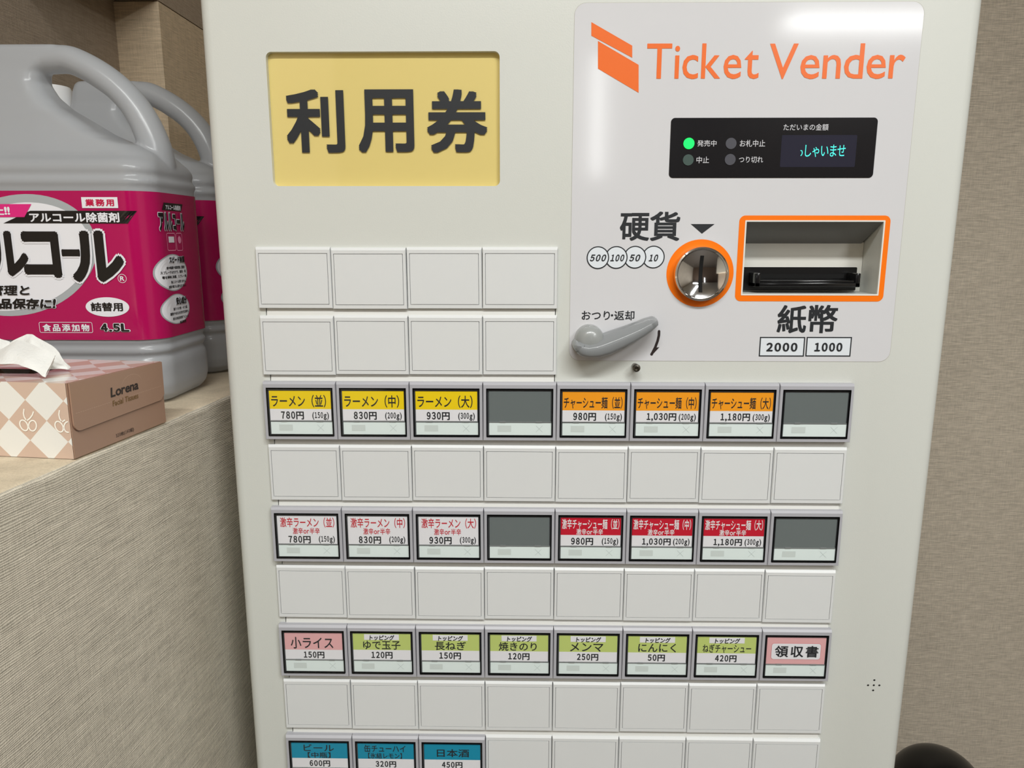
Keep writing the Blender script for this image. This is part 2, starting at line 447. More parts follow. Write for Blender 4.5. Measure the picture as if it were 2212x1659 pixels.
for i, ((q0, q1), t, x0, x1) in enumerate((((1291.4, 556.6), '500', 1274, 1309.5), ((1331.2, 556.2), '100', 1318, 1348.5), ((1371.5, 555.7), '50', 1359, 1383), ((1411.3, 555.3), '10', 1401, 1421.5))):
    cx, cz = P2(q0, q1); y = SY - .00003*(4 - i)
    o = obj('coin_mark', MB().ring(circ(cx, cz, rc), circ(cx, cz, rc - .00085), y), PRINT, stk)
    obj('coin_ground', MB().flat(circ(cx, cz, rc - .0008), y + .00001), GRD, stk)
    word(t, rect(x0, x1, 549.5, 564.5), .03, y=SY - .0003, shear=.2)
for (x0, x1), t, u0, u1 in (((1640, 1737.6), '2000', 1655, 1722), ((1740.7, 1838.3), '1000', 1758.8, 1819)):
    a, b, c, d = rect(x0, x1, 727.7, 770)
    obj('banknote_mark', MB().ring([(a, c), (b, c), (b, d), (a, d)], [(a+.0009, c+.0009), (b-.0009, c+.0009), (b-.0009, d-.0009), (a+.0009, d-.0009)], SY), PRINT, stk)
    obj('banknote_ground', MB().flat([(a+.0005, c+.0005), (b-.0005, c+.0005), (b-.0005, d-.0005), (a+.0005, d-.0005)], SY + .00005), GRD, stk)
    word(t, rect(u0, u1, 740, 759), .035, y=SY - .0003)
# down arrow
mb = MB(); ar = [P2(1423.5, 715.5), P2(1423.2, 724), P2(1420.5, 736), P2(1415.5, 749.5), P2(1407.5, 765)]
mb.ribbon(ar, .0020, SY); mb.flat(circ(*ar[0], .0010, 14), SY - .00001); mb.flat(circ(*ar[-1], .0011, 14), SY - .00001)
mb.flat([P2(1409.3, 766), P2(1424, 750), P2(1415, 750.5)], SY - .00002)
obj('arrow', mb, PRINTB, stk, fixn=False)
# orange surrounds
mb = MB(); cc = P2(1511.8, 590.5)
mb.ring(circ(*cc, .0256, 64), circ(*cc, .0185, 64), SY)
obj('coin_surround', mb, ORANGE, stk)
a = rect(1592, 1915.5, 465.5, 651)
mb = MB(); mb.ring(rrect(a[0], a[1], a[2], a[3], .0045), rrect(BN[0]-.0008, BN[1]+.0008, BN[2]-.0008, BN[3]+.0008, .0008), SY)
obj('banknote_surround', mb, ORANGE, stk)
# edge lip of the recess
mb = MB(); mb.ring(rrect(BN[0]-.0008, BN[1]+.0008, BN[2]-.0008, BN[3]+.0008, .0005), rrect(BN[0]+.0003, BN[1]-.0003, BN[2]+.0003, BN[3]-.0003, .0002), -.0006, .001)
obj('recess_lip', mb, mat('lip', (230, 229, 222), .4), mach)

# --- display
D = (.3140, .4653, 1.4011, 1.4438)
disp = obj('display_panel', MB().prism(rrect(*D, .003), -.0008, .0), PIANO, mach, bevel=.0002, seg=1)
DY = -.00100
mb = MB()
for s, x0, x1, y0_, y1_ in (('発売中', 1505.6, 1547, 303.2, 316.8), ('お札中止', 1597.3, 1652, 302.5, 317.5), ('中止', 1503.8, 1530.9, 338.5, 352.9),
                          ('つり切れ', 1595.4, 1647.5, 338.5, 352), ('ただいまの金額', 1691.5, 1788.5, 268, 282.3)):
    word(s, rect(x0, x1, y0_, y1_), .008, mat('pale_print', (205, 205, 210), .5), DY, disp)
for (px, py), m, lb in (((1487.5, 310.3), LEDON, 'lit green indicator lamp'), ((1578.3, 310.3), LED2, None), ((1486, 345.8), LED1, None), ((1576.4, 345), LED2, None)):
    p = P2(px, py); o = obj('indicator_lamp', MB().prism(circ(p[0], p[1], .0040, 32), -.0013, -.0008), m, disp)
    if lb: o['label'] = lb
lc = rect(1686, 1848, 292, 361)
lcd = obj('display_window', MB().prism(rrect(*lc, .0008), -.0009, -.0008), LCD, disp)
mb = MB(); fit('しゃいませ', rect(1738, 1825, 313, 339.5), DY - .0001, mb=mb, track=-.08)
mb.ribbon([P2(1728, 325.5), P2(1731, 326), P2(1732, 330), P2(1731, 334), P2(1728.5, 337)], .0006, DY - .0001)
obj('lettering', mb, CYAN, disp, fixn=False)

# --- coin entry (concave chrome dish)
cx, cz = P2(1511.8, 591.5)
prof = [(.0185, .0), (.0205, -.0005), (.0207, -.0055), (.0203, -.0072), (.0192, -.0078), (.0182, -.0070)]
for k in range(0, 11):
    r = .0180*(1 - k/10); prof.append((max(r, .00005), -.0066 + .0042*(1 - (r/.018)**2)))
coin = obj('coin_entry', MB().lathe(prof, (cx, 0, cz), n=72, caps=False), CHROME, mach, smooth=True)
def dish(r): return -.0066 + .0042*(1 - (r/.018)**2)
mb = MB(); vs = []; n = 16
for k in range(n+1):
    z = -.0137 + .0274*k/n
    for x in (-.0014, .0014): vs.append((cx + x, dish(math.hypot(x, z)) - .0002, cz + z))
mb.add(vs, [(2*k, 2*k+1, 2*k+3, 2*k+2) for k in range(n)])
obj('coin_slot', mb, mat('slot_black', (3, 3, 3), .9), coin)

# --- banknote entry
yb = .030
rec = MB()
zc = at(1760, 526, yb).z                         # where the sloping roof meets the back
e = .0002
rec.add([(BN[0]+e, .0, BN[3]-e), (BN[1]-e, .0, BN[3]-e), (BN[1]-e-.002, yb, zc), (BN[0]+e, yb, zc)], [(0, 1, 2, 3)])
rec.add([(BN[0]+e, .0, BN[3]-e), (BN[1]-e, .0, BN[3]-e), (BN[1]-e, yb+.001, BN[3]-e), (BN[0]+e, yb+.001, BN[3]-e), (BN[1]-e-.002, yb, zc), (BN[0]+e, yb, zc)], [(0, 1, 2, 3)])
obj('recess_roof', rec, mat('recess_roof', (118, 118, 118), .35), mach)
rec = MB().add([(BN[0]+e, yb, BN[2]+e), (BN[1]-e, yb, BN[2]+e), (BN[1]-e, yb, zc+.001), (BN[0]+e, yb, zc+.001)], [(0, 1, 2, 3)])
obj('recess_back', rec, RECESS, mach)
bx0, bx1, bz0, bz1 = at(1600, 600, yb).x, at(1847, 600, yb).x, BN[2] + .0012, at(1750, 577, yb).z
bill = obj('banknote_slot', MB().box(max(bx0, BN[0]+.001), bx1, yb-.003, yb, bz0, bz1), BLK, mach, bevel=.0005, seg=1)
t0, t1 = at(1630, 600, .012).x, at(1857, 600, .012).x
tz0, tz1 = at(1740, 620, .012).z, at(1740, 590, .012).z
mb = MB(); mb.box(t0, t1, .010, yb-.003, tz0, tz0 + .0035)
mb.box(t0, t0+.004, .010, yb-.003, tz0, tz1); mb.box(t1-.004, t1, .010, yb-.003, tz0, tz1)
mb.box(t0+.004, t1-.004, .011, .013, tz0 + .0035, tz0 + .0052)
obj('banknote_tray', mb, mat('gloss_black', (22, 22, 23), .14), bill, bevel=.0006, seg=2)
obj('slot_mouth', MB().box(t0+.004, t1-.006, yb-.0034, yb-.0030, tz0+.006, tz1-.0015), mat('slot_black', (3, 3, 3), .9), bill)

# --- change return lever
def c5(x, y): return at(1220 + x/8.508, 640 + y/8.508, -.012)
path = [((262, 905), .0050), ((330, 945), .0066), ((440, 965), .0073), ((600, 945), .0080), ((760, 895), .0083), ((1000, 800), .0078), ((1200, 712), .0070), ((1400, 615), .0060), ((1540, 535), .0052), ((1625, 485), .0042)]
mb = MB(); K = 14; rows = []
pw = []
for (q, w) in path:
    p = c5(*q); pw.append((p.x, p.z, w))
dense = []
for i in range(len(pw)-1):
    for k in range(5):
        t = k/5; dense.append(tuple(pw[i][j]*(1-t) + pw[i+1][j]*t for j in range(3)))
dense.append(pw[-1])
x, z, w = dense[0]; dirv = (-.9, -.1)
start = [(x - w*math.sin(a), z + .0004, max(w*math.cos(a), .001)) for a in (PI/2*.98, PI/2*.8, PI/2*.55, PI/2*.3)]
x2, z2, w2 = dense[-1]
end = [(x2 + w2*math.sin(a)*.85, z2 + w2*math.sin(a)*.5, max(w2*math.cos(a), .0006)) for a in (PI/2*.35, PI/2*.65, PI/2*.85, PI/2*.98)]
dense = start + dense + end
vs = []
for i, (x, z, w) in enumerate(dense):
    ax, az, _ = dense[max(i-1, 0)]; bx_, bz_, _ = dense[min(i+1, len(dense)-1)]
    dx, dz = bx_-ax, bz_-az; L = math.hypot(dx, dz); nx, nz = -dz/L, dx/L
    tt = min(1, i/(len(dense)-1)); dep = .022 - .004*tt
    sec = [(-1, -.003), (-1.0, -.010), (-.93, -dep*.72), (-.78, -dep*.92), (-.5, -dep), (.18, -dep*1.02), (.30, -dep*.99), (.90, -.012), (1.0, -.008), (1.0, -.003)]
    for a, yy in sec: vs.append((x + nx*w*a, yy*min(1, .35+w/.006), z + nz*w*a))
S = 10; nn = len(dense)
fs = [(j*S + k, j*S + (k+1) % S, (j+1)*S + (k+1) % S, (j+1)*S + k) for j in range(nn-1) for k in range(S)]
fs += [list(range(S-1, -1, -1)), [(nn-1)*S + k for k in range(S)]]
lev = obj('return_lever', MB().add(vs, fs), LEVER, mach, smooth=True)
lev.data.set_sharp_from_angle(angle=math.radians(50))
hc = c5(465, 862)
mb = MB(); vs = []
N1, N2 = 12, 36
prof = [(.0105, .0118)] 
prof = [(.0110, .0), (.0111, -.008), (.0108, -.0112), (.0100, -.0138), (.0084, -.0158), (.0060, -.0172), (.0030, -.0179), (.0001, -.0181)]
hub = obj('lever_hub', MB().lathe(prof, (hc.x, 0, hc.z + .0024), n=40, caps=False), mat('lever_hub', (150, 153, 152), .3, coat=.3), lev, smooth=True)
# --- lock pin, speaker holes
pp = at(1372.8, 793, -.004)
pin = obj('lock_pin', MB().lathe([(.0026, 0), (.0026, -.006), (.0031, -.0062), (.0032, -.0085), (.0028, -.0095), (.0016, -.0098), (.0012, -.0088), (.0001, -.0088)], (pp.x, 0, pp.z), n=28, caps=False), STEEL, mach, smooth=True)
for q in ((1888.6, 1469), (1875, 1480), (1887.4, 1480), (1899.4, 1480.2), (1886, 1491)):
    p = P2(*q); obj('speaker_hole', MB().flat(circ(p[0], p[1], .0009, 14, rz=.0008), -.00015), BLACK, mach)

# ------------------------------------------------------------------ button grid
P, Q, HB = .058, .0522, .0468
ZG = 1.35
# tray the plates sit on, with its dark end gaps
obj('button_tray', MB().box(.0048, .4590, .0030, .0039, .75, 1.2430), BLACK, mach, label='dark gap behind the button rows')
obj('button_tray', MB().box(.0048, .2306, .0030, .0039, 1.2432, 1.3455), BLACK, mach, label='dark gap behind the button rows')

def ledge(c0, c1, r, extra=0):
    """sloping light shelf strip between two rows"""
    z1 = ZG - (r+1)*Q + (Q-HB) + .0005 + Q - Q; x0, x1 = c0*P + .0055, c1*P - .0018
    zt_ = ZG - r*Q - HB + .001; zb = ZG - (r+1)*Q - .001
    mb = MB().add([(x0, .0006, zt_), (x1, .0006, zt_), (x1, -.0012, zb), (x0, -.0012, zb), (x0, .0025, zb), (x1, .0025, zb), (x0, .0025, zt_), (x1, .0025, zt_)],
                  [(0, 3, 2, 1), (3, 4, 5, 2), (0, 1, 7, 6), (0, 6, 4, 3), (1, 2, 5, 7)])
    return obj('row_ledge', mb, TRAYM, mach)

def blank_mesh():
    """plate with bevelled rim and a fine engraved rectangle"""
    g = .00022; w, h = P - 2*g, HB
    mb = MB()
    ix0, ix1, iz0, iz1 = .0023, P - .0025, .0030, HB - .0046
    ya = -.0030
    # rim ring between outer outline and groove
    outer = [(g, .0), (P-g, .0), (P-g, h), (g, h)]
    o2 = [(g+.0005, .0004), (P-g-.0005, .0004), (P-g-.0005, h-.0020), (g+.0005, h-.0020)]
    i1 = [(ix0, iz0), (ix1, iz0), (ix1, iz1), (ix0, iz1)]; q = .00042
    i2 = [(ix0+q, iz0+q), (ix1-q, iz0+q), (ix1-q, iz1-q), (ix0+q, iz1-q)]
    L = [[(x, .0010, z) for x, z in outer], [(x, ya+.0006 if z < h-.001 else ya+.0014, z) for x, z in outer], [(x, ya, z) for x, z in o2],
         [(x, ya, z) for x, z in i1], [(x, ya+.0014, z) for x, z in i1], [(x, ya+.0014, z) for x, z in i2], [(x, ya-.00002, z) for x, z in i2]]
    vs = [p for l in L for p in l]
    fs = [(j*4+i, j*4+(i+1) % 4, (j+1)*4+(i+1) % 4, (j+1)*4+i) for j in range(len(L)-1) for i in range(4)] + [(24, 25, 26, 27), (3, 2, 1, 0)]
    me = bpy.data.meshes.new('blank_plate'); me.from_pydata(vs, [], fs)
    bm = bmesh.new(); bm.from_mesh(me); bmesh.ops.recalc_face_normals(bm, faces=bm.faces); bm.to_mesh(me); bm.free()
    me.materials.append(PLATE); return me
BLANK = blank_mesh()
rb = random.Random(3)
def blank(c, r):
    o = bpy.data.objects.new('blank_plate', BLANK); COL.objects.link(o); o.parent = mach
    o.location = Vector((c*P, 0, ZG - r*Q - HB)) - wl(mach) + Vector((0, rb.uniform(-.0003, .0003), rb.uniform(-.0004, .0004)))
    o.rotation_euler = (rb.uniform(-.006, .006), rb.uniform(-.002, .002), rb.uniform(-.004, .004))
    return o

# price button pieces shared between copies
def mesh_of(name, mb, m, bevel=0):
    me = bpy.data.meshes.new(name); me.from_pydata([tuple(p) for p in mb.v], [], mb.f)
    bm = bmesh.new(); bm.from_mesh(me); bmesh.ops.recalc_face_normals(bm, faces=bm.faces)
    if bevel: bmesh.ops.bevel(bm, geom=[e for e in bm.edges if len(e.link_faces) == 2 and e.calc_face_angle(0) > .7], offset=bevel, segments=1, affect='EDGES')
    bm.to_mesh(me); bm.free(); me.materials.append(m); return me
def R4(x0, x1, z0, z1): return [(x0, z0), (x1, z0), (x1, z1), (x0, z1)]
YP = -.0062                       # front of the grey bezel
mm = .001
def V(ymm): return HB - ymm*mm    # distance below the top edge in mm -> local z
WX0, WX1, WZ0, WZ1 = 2.65*mm, 55.5*mm, V(44.15), V(4.6)
mb = MB(); g = .0002
L = [[(x, .0, z) for x, z in R4(g, P-g, 0, HB)], [(x, YP+(.0004 if z < .01 else .0016), z) for x, z in R4(g, P-g, 0, HB)],
     [(x, YP, z) for x, z in R4(g+.0004, P-g-.0004, .0003, HB-.0018)], [(x, YP, z) for x, z in R4(WX0, WX1, WZ0, WZ1)], [(x, YP+.0045, z) for x, z in R4(WX0, WX1, WZ0, WZ1)]]
mb.add([p for l in L for p in l], [(j*4+i, j*4+(i+1) % 4, (j+1)*4+(i+1) % 4, (j+1)*4+i) for j in range(4) for i in range(4)] + [(16, 17, 18, 19), (3, 2, 1, 0)])
M_BEZ = mesh_of('bezel', mb, GREY)
mb = MB(); mb.ring(R4(WX0+.00002, WX1-.00002, WZ0+.00002, WZ1-.00002), R4(4.6*mm, 53.8*mm, V(42.6), V(7.2)), YP+.0014, YP+.0043)
M_FRM = mesh_of('window_frame', mb, DARK)
CX0, CX1 = 4.8*mm, 53.6*mm
M_STR = mesh_of('status_strip', MB().box(4.9*mm, 54.2*mm, YP+.0006, YP+.0040, V(42.4), V(32.5)), STRIP)
mb = MB(); ys = YP+.0005
mb.flat(R4(11.5*mm, 22.3*mm, V(39.6), V(34.6)), ys)
M_MRK = mesh_of('faded_mark', mb, MARK)
mb = MB(); mb.ribbon([(42*mm, V(39.8)), (47.2*mm, V(34.6))], .00022, ys); mb.ribbon([(42*mm, V(34.6)), (47.2*mm, V(39.8))], .00022, ys - .00003)
M_X = mesh_of('faded_cross', mb, MARKX)
mb = MB(); mb.box(4.7*mm, 54*mm, YP+.0002, YP+.0012, V(32.0), V(31.4)); mb.box(13.2*mm, 18*mm, YP-.0000, YP+.0011, V(32.1), V(31.0)); mb.box(41.8*mm, 46.8*mm, YP-.0000, YP+.0011, V(32.1), V(31.0))
M_DIV = mesh_of('divider_clip', mb, mat('divider_grey', (128, 132, 132), .3))
# clear hinged cover: thin pane with thicker darker rim
co = R4(WX0+.0004, WX1-.0004, WZ0+.0004, WZ1-.0004); ci = R4(WX0+.0011, WX1-.0011, WZ0+.0011, WZ1-.0011)
M_COV = mesh_of('cover_pane', MB().flat(ci, YP-.0006), COVER)
mb = MB(); mb.ring(co, ci, YP-.0007, YP+.0020)
M_CRM = mesh_of('cover_rim', mb, COVERE)
def put(name, me, parent, org):
    o = bpy.data.objects.new(name, me); COL.objects.link(o); o.parent = parent; o.location = org; return o
def button(c, r, card=None, band_to=22, texts=(), tcol=None, price=None, gram=None, extra=None, label=None):
    """price button at column c, row r; texts: (string, x0, x1, y0, y1) in mm on the card"""
    B = put('price_button', M_BEZ, mach, Vector((c*P, 0, ZG - r*Q - HB)) - wl(mach))
    if label: B['label'] = label
    put('window_frame', M_FRM, B, (0, 0, 0))
    def sub(name, mb, m): 
        me = bpy.data.meshes.new(name); me.from_pydata([tuple(p) for p in mb.v], [], mb.f); me.materials.append(m)
        return put(name, me, B, (0, 0, 0))
    yc = YP + .0006
    if card is None:
        sub('empty_slot', MB().box(CX0, CX1, yc, yc+.002, V(32.5), V(7.0)), EMPTYC)
    else:
        if band_to < 31: sub('name_card', MB().box(CX0, CX1, yc, yc+.001, V(31.2), V(band_to)), CARDW)
        sub('name_card', MB().box(CX0, CX1, yc, yc+.001, V(min(band_to, 31.2)), V(7.3)), card)
        if texts:
            mb = MB()
            for s, x0, x1, y0_, y1_ in texts: fit(s, (x0*mm, x1*mm, V(y1_), V(y0_)), yc - .0001, bold=.014, mb=mb, nb=4)
            sub('lettering', mb, tcol or PRINT)
        mb = MB()
        if price:
            s, x0, x1, y0_, y1_ = price; fit(s, (x0*mm, x1*mm, V(y1_), V(y0_)), yc - .0001, bold=.032, mb=mb, nb=6, digit=.58)
        if gram: fit(gram[0], (gram[1]*mm, gram[2]*mm, V(30.8), V(24.2)), yc - .0001, bold=.028, mb=mb, nb=4, digit=.54)
        if extra:
            kind = extra[0]
            if kind == 'top':
                sub('topping_tag', MB().box(14.4*mm, 43.8*mm, yc-.0002, yc, V(12.7), V(7.6)), CARDW)
                m2 = MB(); fit('トッピング', (19*mm, 40*mm, V(12.9), V(8.1)), yc - .0004, bold=.03, mb=m2, shear=.12, nb=6); sub('lettering', m2, PRINT)
            if kind == 'receipt':
                rr = (8.7*mm, 49.6*mm, V(26.8), V(12.4))
                sub('receipt_tag', MB().prism(rrect(*rr, .0022), yc-.0002, yc), CARDW)
                m2 = MB(); m2.ring(rrect(rr[0]-.0002, rr[1]+.0002, rr[2]-.0002, rr[3]+.0002, .0024), rrect(*rr, .0022), yc-.00015); sub('tag_outline', m2, REDT)
                m2 = MB(); fit('領収書', (11.5*mm, 47.7*mm, V(24.8), V(14.2)), yc - .0004, bold=.02, mb=m2, track=.12); sub('lettering', m2, PRINT)
        if mb.v: sub('price_lettering', mb, PRINT)
    put('status_strip', M_STR, B, (0, 0, 0)); put('faded_mark', M_MRK, B, (0, 0, 0)); put('faded_cross', M_X, B, (0, 0, 0))
    put('divider_clip', M_DIV, B, (0, 0, 0)); put('cover_rim', M_CRM, B, (0, 0, 0)); put('cover_pane', M_COV, B, (0, 0, 0))
    return B

SZ = ('（並）', '（中）', '（大）')
G3 = ('(150g)', '(200g)', '(300g)')
for i in range(3):
    px_ = ('780円', '830円', '930円')[i]
    button(i, 2, CARDY, 21.9, [('ラーメン' + SZ[i], 6.3, 49.9, 10.3, 20.5)], None, (px_, 13.5, 31.7, 23.8, 30.4), (G3[i], 38.4, 51.6), label='yellow-topped noodle button, price ' + px_[:3] + ' yen')
    button(i, 4, CARDW, 22, [('激辛ラーメン' + SZ[i], 7.2, 51.8, 8.2, 17), ('激辛or半辛', 17.3, 39.5, 17.2, 22.8)], REDT, (px_, 13.4, 31.7, 24.3, 30.8), (G3[i], 38.4, 51.6), label='white spicy noodle button with red lettering, price ' + px_[:3] + ' yen')
    p2 = (('980円', 13.4, 31.4), ('1,030円', 13.2, 36.5), ('1,180円', 13.2, 36.3))[i]
    button(4+i, 2, CARDO, 22, [('チャーシュー麺' + SZ[i], 5.8, 51.9, 10.9, 20.6)], None, p2 + (23.8, 30.4), (G3[i], 38.4, 51.8), label='orange-topped pork noodle button, price ' + p2[0][:-1] + ' yen')
    button(4+i, 4, CARDR, 21.9, [('激辛チャーシュー麺' + SZ[i], 5.8, 52.3, 7.9, 16.9), ('激辛or半辛', 17.5, 39.2, 16.4, 21.6)], WHITE, p2 + (24.2, 30.6), (G3[i], 38.4, 51.8), label='red-topped spicy pork noodle button, price ' + p2[0][:-1] + ' yen')
for c, r in ((3, 2), (7, 2), (3, 4), (7, 4)): button(c, r, label='empty price button with dark grey window')
button(0, 6, CARDP, 22.4, [('小ライス', 9.8, 46, 10.6, 21.4)], None, ('150円', 20.4, 38, 24, 30.3), label='pink rice button, price 150 yen')
for i, (s, x0, x1, p_, q0, q1) in enumerate((('ゆで玉子', 13.3, 45, '120円', 20, 38), ('長ねぎ', 16, 42.4, '150円', 19.7, 38), ('焼きのり', 12, 44, '120円', 20, 38), ('メンマ', 14, 42, '250円', 20, 38),
                                            ('にんにく', 13.3, 45, '50円', 21.6, 36), ('ねぎチャーシュー', 9.2, 49.7, '420円', 20, 38))):
    button(1+i, 6, CARDG, 22, [(s, x0, x1, 13.6, 21.6)], None, (p_, q0, q1, 23.6, 30), extra=('top',), label='green-topped topping button, price ' + p_[:-1] + ' yen')
button(7, 6, CARDP, 31.2, extra=('receipt',), label='pink receipt button')
button(0, 8, CARDB, 22, [('ビール', 15.4, 42, 8.2, 15), ('【中瓶】', 18.7, 38.8, 16, 21.6)], None, ('600円', 20, 38, 24, 30.2), label='blue beer button, price 600 yen')
button(1, 8, CARDB, 22, [('缶チューハイ', 10.4, 46.6, 8.2, 15.2), ('【氷結レモン】', 13.7, 43.3, 16, 21.6)], None, ('320円', 20, 38, 24, 30.2), label='blue canned drink button, price 320 yen')
button(2, 8, CARDB, 22, [('日本酒', 15.8, 44, 11.5, 19.3)], None, ('450円', 20, 38, 24, 30.2), label='blue rice wine button, price 450 yen')
for r in range(0, 10):
    n = 4 if r < 2 else 8
    for c in range(n):
        if r in (2, 4, 6) or (r == 8 and c < 3): continue
        blank(c, r)
    ledge(0, n if r != 1 else 4, r)
ledge_right = None

# ================================================================== ALCOHOL BOTTLES
BX, BY = -.2055, .0875
XRB, YF, HY, RC = -.098, .035, .0525, .022
XLB = -.313
def section(xl, xr, hy, rc, n=8):
    pts = []
    for cx_, cy_, a0 in ((xr-rc, -hy+rc, -90), (xr-rc, hy-rc, 0), (xl+rc, hy-rc, 90), (xl+rc, -hy+rc, 180)):
        for k in range(n+1):
            a = math.radians(a0 + 90*k/n); pts.append((cx_ + rc*math.cos(a), BY + cy_ + rc*math.sin(a)))
    return pts
SEC = [(LZ+.0003, -.300, -.112, .038, .018), (LZ+.0025, -.306, -.104, .0455, .02), (LZ+.008, -.311, -.0995, .0505, .022), (LZ+.016, -.3128, -.0978, .0525, .022), (1.250, -.3128, -.0978, .0525, .022),
       (1.2545, -.3122, -.0985, .0515, .022), (1.2565, -.3108, -.100, .0502, .022), (1.2590, -.3108, -.100, .0502, .022), (1.2615, -.3128, -.0978, .0522, .022), (1.2645, -.3128, -.0978, .0522, .022),
       (1.2665, -.3112, -.0995, .0507, .022), (1.2685, -.3112, -.0995, .0507, .022), (1.2705, -.3125, -.0982, .052, .022), (1.398, -.3125, -.0982, .052, .022), (1.4005, -.3138, -.0968, .0535, .022), (1.4035, -.3138, -.0968, .0535, .022),
       (1.4060, -.3118, -.0988, .0515, .022), (1.4085, -.3118, -.0988, .0515, .022), (1.4110, -.3130, -.0978, .0525, .022), (1.4150, -.3120, -.0985, .0518, .022), (1.4190, -.309, -.1005, .0485, .022), (1.4225, -.306, -.1030, .043, .022),
       (1.4265, -.303, -.106, .0385, .020), (1.4330, -.300, -.118, .034, .019), (1.4385, -.297, -.138, .0315, .018), (1.446, -.293, -.155, .0285, .016), (1.456, -.286, -.1705, .0255, .015), (1.466, -.276, -.187, .0225, .014),
       (1.476, -.266, -.1975, .0195, .013), (1.486, -.260, -.2025, .0170, .012), (1.494, -.257, -.2010, .0150, .011), (1.506, -.255, -.187, .0135, .010), (1.5125, -.253, -.183, .0115, .009), (1.5160, -.250, -.185, .0075, .006)]
mb = MB(); NS = 36
for z, xl, xr, hy, rc in SEC: mb.v += [Vector((x, y, z)) for x, y in section(xl, xr, hy, rc)]
for j in range(len(SEC)-1):
    for k in range(NS): mb.f.append([j*NS+k, j*NS+(k+1) % NS, (j+1)*NS+(k+1) % NS, (j+1)*NS+k])
mb.f.append(list(range(NS-1, -1, -1))); mb.f.append([(len(SEC)-1)*NS+k for k in range(NS)])
hp = [(-.215, 1.5035), (-.195, 1.5048), (-.180, 1.5048), (-.1665, 1.4995), (-.1530, 1.4915), (-.1405, 1.4820), (-.1300, 1.4705), (-.1220, 1.4575), (-.1165, 1.4440), (-.1130, 1.4310), (-.1120, 1.4180), (-.1125, 1.405)]
hr = [.0110, .0112, .0114, .0114, .0116, .0114, .0116, .0120, .0126, .0132, .0138, .0120]
fine_p, fine_r = [], []
for i in range(len(hp)-1):
    for k in range(4):
        t = k/4; p0 = hp[max(i-1, 0)]; p1 = hp[i]; p2_ = hp[i+1]; p3 = hp[min(i+2, len(hp)-1)]
        q = [.5*((2*p1[j]) + (-p0[j]+p2_[j])*t + (2*p0[j]-5*p1[j]+4*p2_[j]-p3[j])*t*t + (-p0[j]+3*p1[j]-3*p2_[j]+p3[j])*t**3) for j in (0, 1)]
        fine_p.append((q[0], BY, q[1])); fine_r.append(hr[i]*(1-t) + hr[i+1]*t)
mb.tube(fine_p, fine_r, 20, flat=1.2)
mb.lathe([(.0001, 1.43), (.0215, 1.432), (.0195, 1.45), (.0165, 1.462), (.0165, 1.486)], (-.283, BY, 0), axis='z', n=32)
raw = bpy.data.meshes.new('raw'); org = Vector((BX, BY, LZ)); raw.from_pydata([tuple(p - org) for p in mb.v], [], mb.f)
ro = bpy.data.objects.new('raw', raw); COL.objects.link(ro)
md = ro.modifiers.new('r', 'REMESH'); md.mode = 'VOXEL'; md.voxel_size = .0014; md.use_smooth_shade = True
md = ro.modifiers.new('s', 'SMOOTH'); md.factor = .5; md.iterations = 6
bpy.context.view_layer.update(); dg = bpy.context.evaluated_depsgraph_get()
bmesh_ = bpy.data.meshes.new_from_object(ro.evaluated_get(dg)); bpy.data.objects.remove(ro)
bmesh_.materials.clear(); bmesh_.materials.append(HDPE)
bmesh_.polygons.foreach_set('use_smooth', [True]*len(bmesh_.polygons)); bmesh_.name = 'body'
bot = empty('alcohol_bottle', org, 'big cloudy plastic alcohol bottle with magenta label, nearer one, right behind the tissue box', 'bottle', 'refill alcohol bottles on the ledge')
body = bpy.data.objects.new('body', bmesh_); COL.objects.link(body); body.parent = bot
# cap with ribs
mb = MB(); n = 72
for z, r0 in ((1.4840, .0200), (1.4845, .0212), (1.5085, .0208), (1.5115, .0198), (1.5120, .0150)):
    for k in range(n):
        a = 2*PI*k/n; r = r0*(1 + (.022 if k % 2 and r0 > .0199 and z < 1.511 else 0)); mb.v.append(Vector((-.283 + r*math.cos(a), BY + r*math.sin(a), z)))
for j in range(4):
    for k in range(n): mb.f.append([j*n+k, j*n+(k+1) % n, (j+1)*n+(k+1) % n, (j+1)*n+k])
mb.f += [list(range(n-1, -1, -1)), [4*n+k for k in range(n)]]
obj('cap', mb, mat('white_cap', (240, 240, 240), .3, coat=.4), bot, smooth=True)

# label wrapped on the body
A0 = XRB - RC; ARC = RC*PI/2
def surf(s, z, off):
    """s runs left to right over the front face, round the corner, then back along the right face"""
    if s <= A0: return Vector((s, YF - off, z))
    if s <= A0 + ARC:
        a = (s - A0)/RC; return Vector((A0 + (RC+off)*math.sin(a), YF + RC - (RC+off)*math.cos(a), z))
    y = YF + RC + (s - A0 - ARC)
    ye = BY + HY - RC
    if y <= ye: return Vector((XRB + off, y, z))
    a = min((y - ye)/RC, PI/2); return Vector((XRB - RC + (RC+off)*math.cos(a), ye + (RC+off)*math.sin(a), z))
SMAX = A0 + ARC + (BY + HY - RC - YF - RC) + RC*.9
def s_of(px, py):
    """pixel -> (s, z) on the label surface"""
    lo, hi = -.6, SMAX
    z = 1.33
    for _ in range(6):
        a, b = lo, hi
        for _ in range(40):
            m_ = (a+b)/2
            if pix(surf(m_, z, 0))[0] < px: a = m_
            else: b = m_
        s = a; za, zb = 1.2, 1.5
        for _ in range(40):
            m_ = (za+zb)/2
            if pix(surf(s, m_, 0))[1] > py: za = m_
            else: zb = m_
        z = za
    return s, z
def lrect(x0, x1, y0_, y1_):
    xc, yc = (x0+x1)/2, (y0_+y1_)/2
    return s_of(x0, yc)[0], s_of(x1, yc)[0], s_of(xc, y1_)[1], s_of(xc, y0_)[1]
lab = MB(); zb_, zt2 = s_of(120, 734)[1], s_of(120, 412)[1]
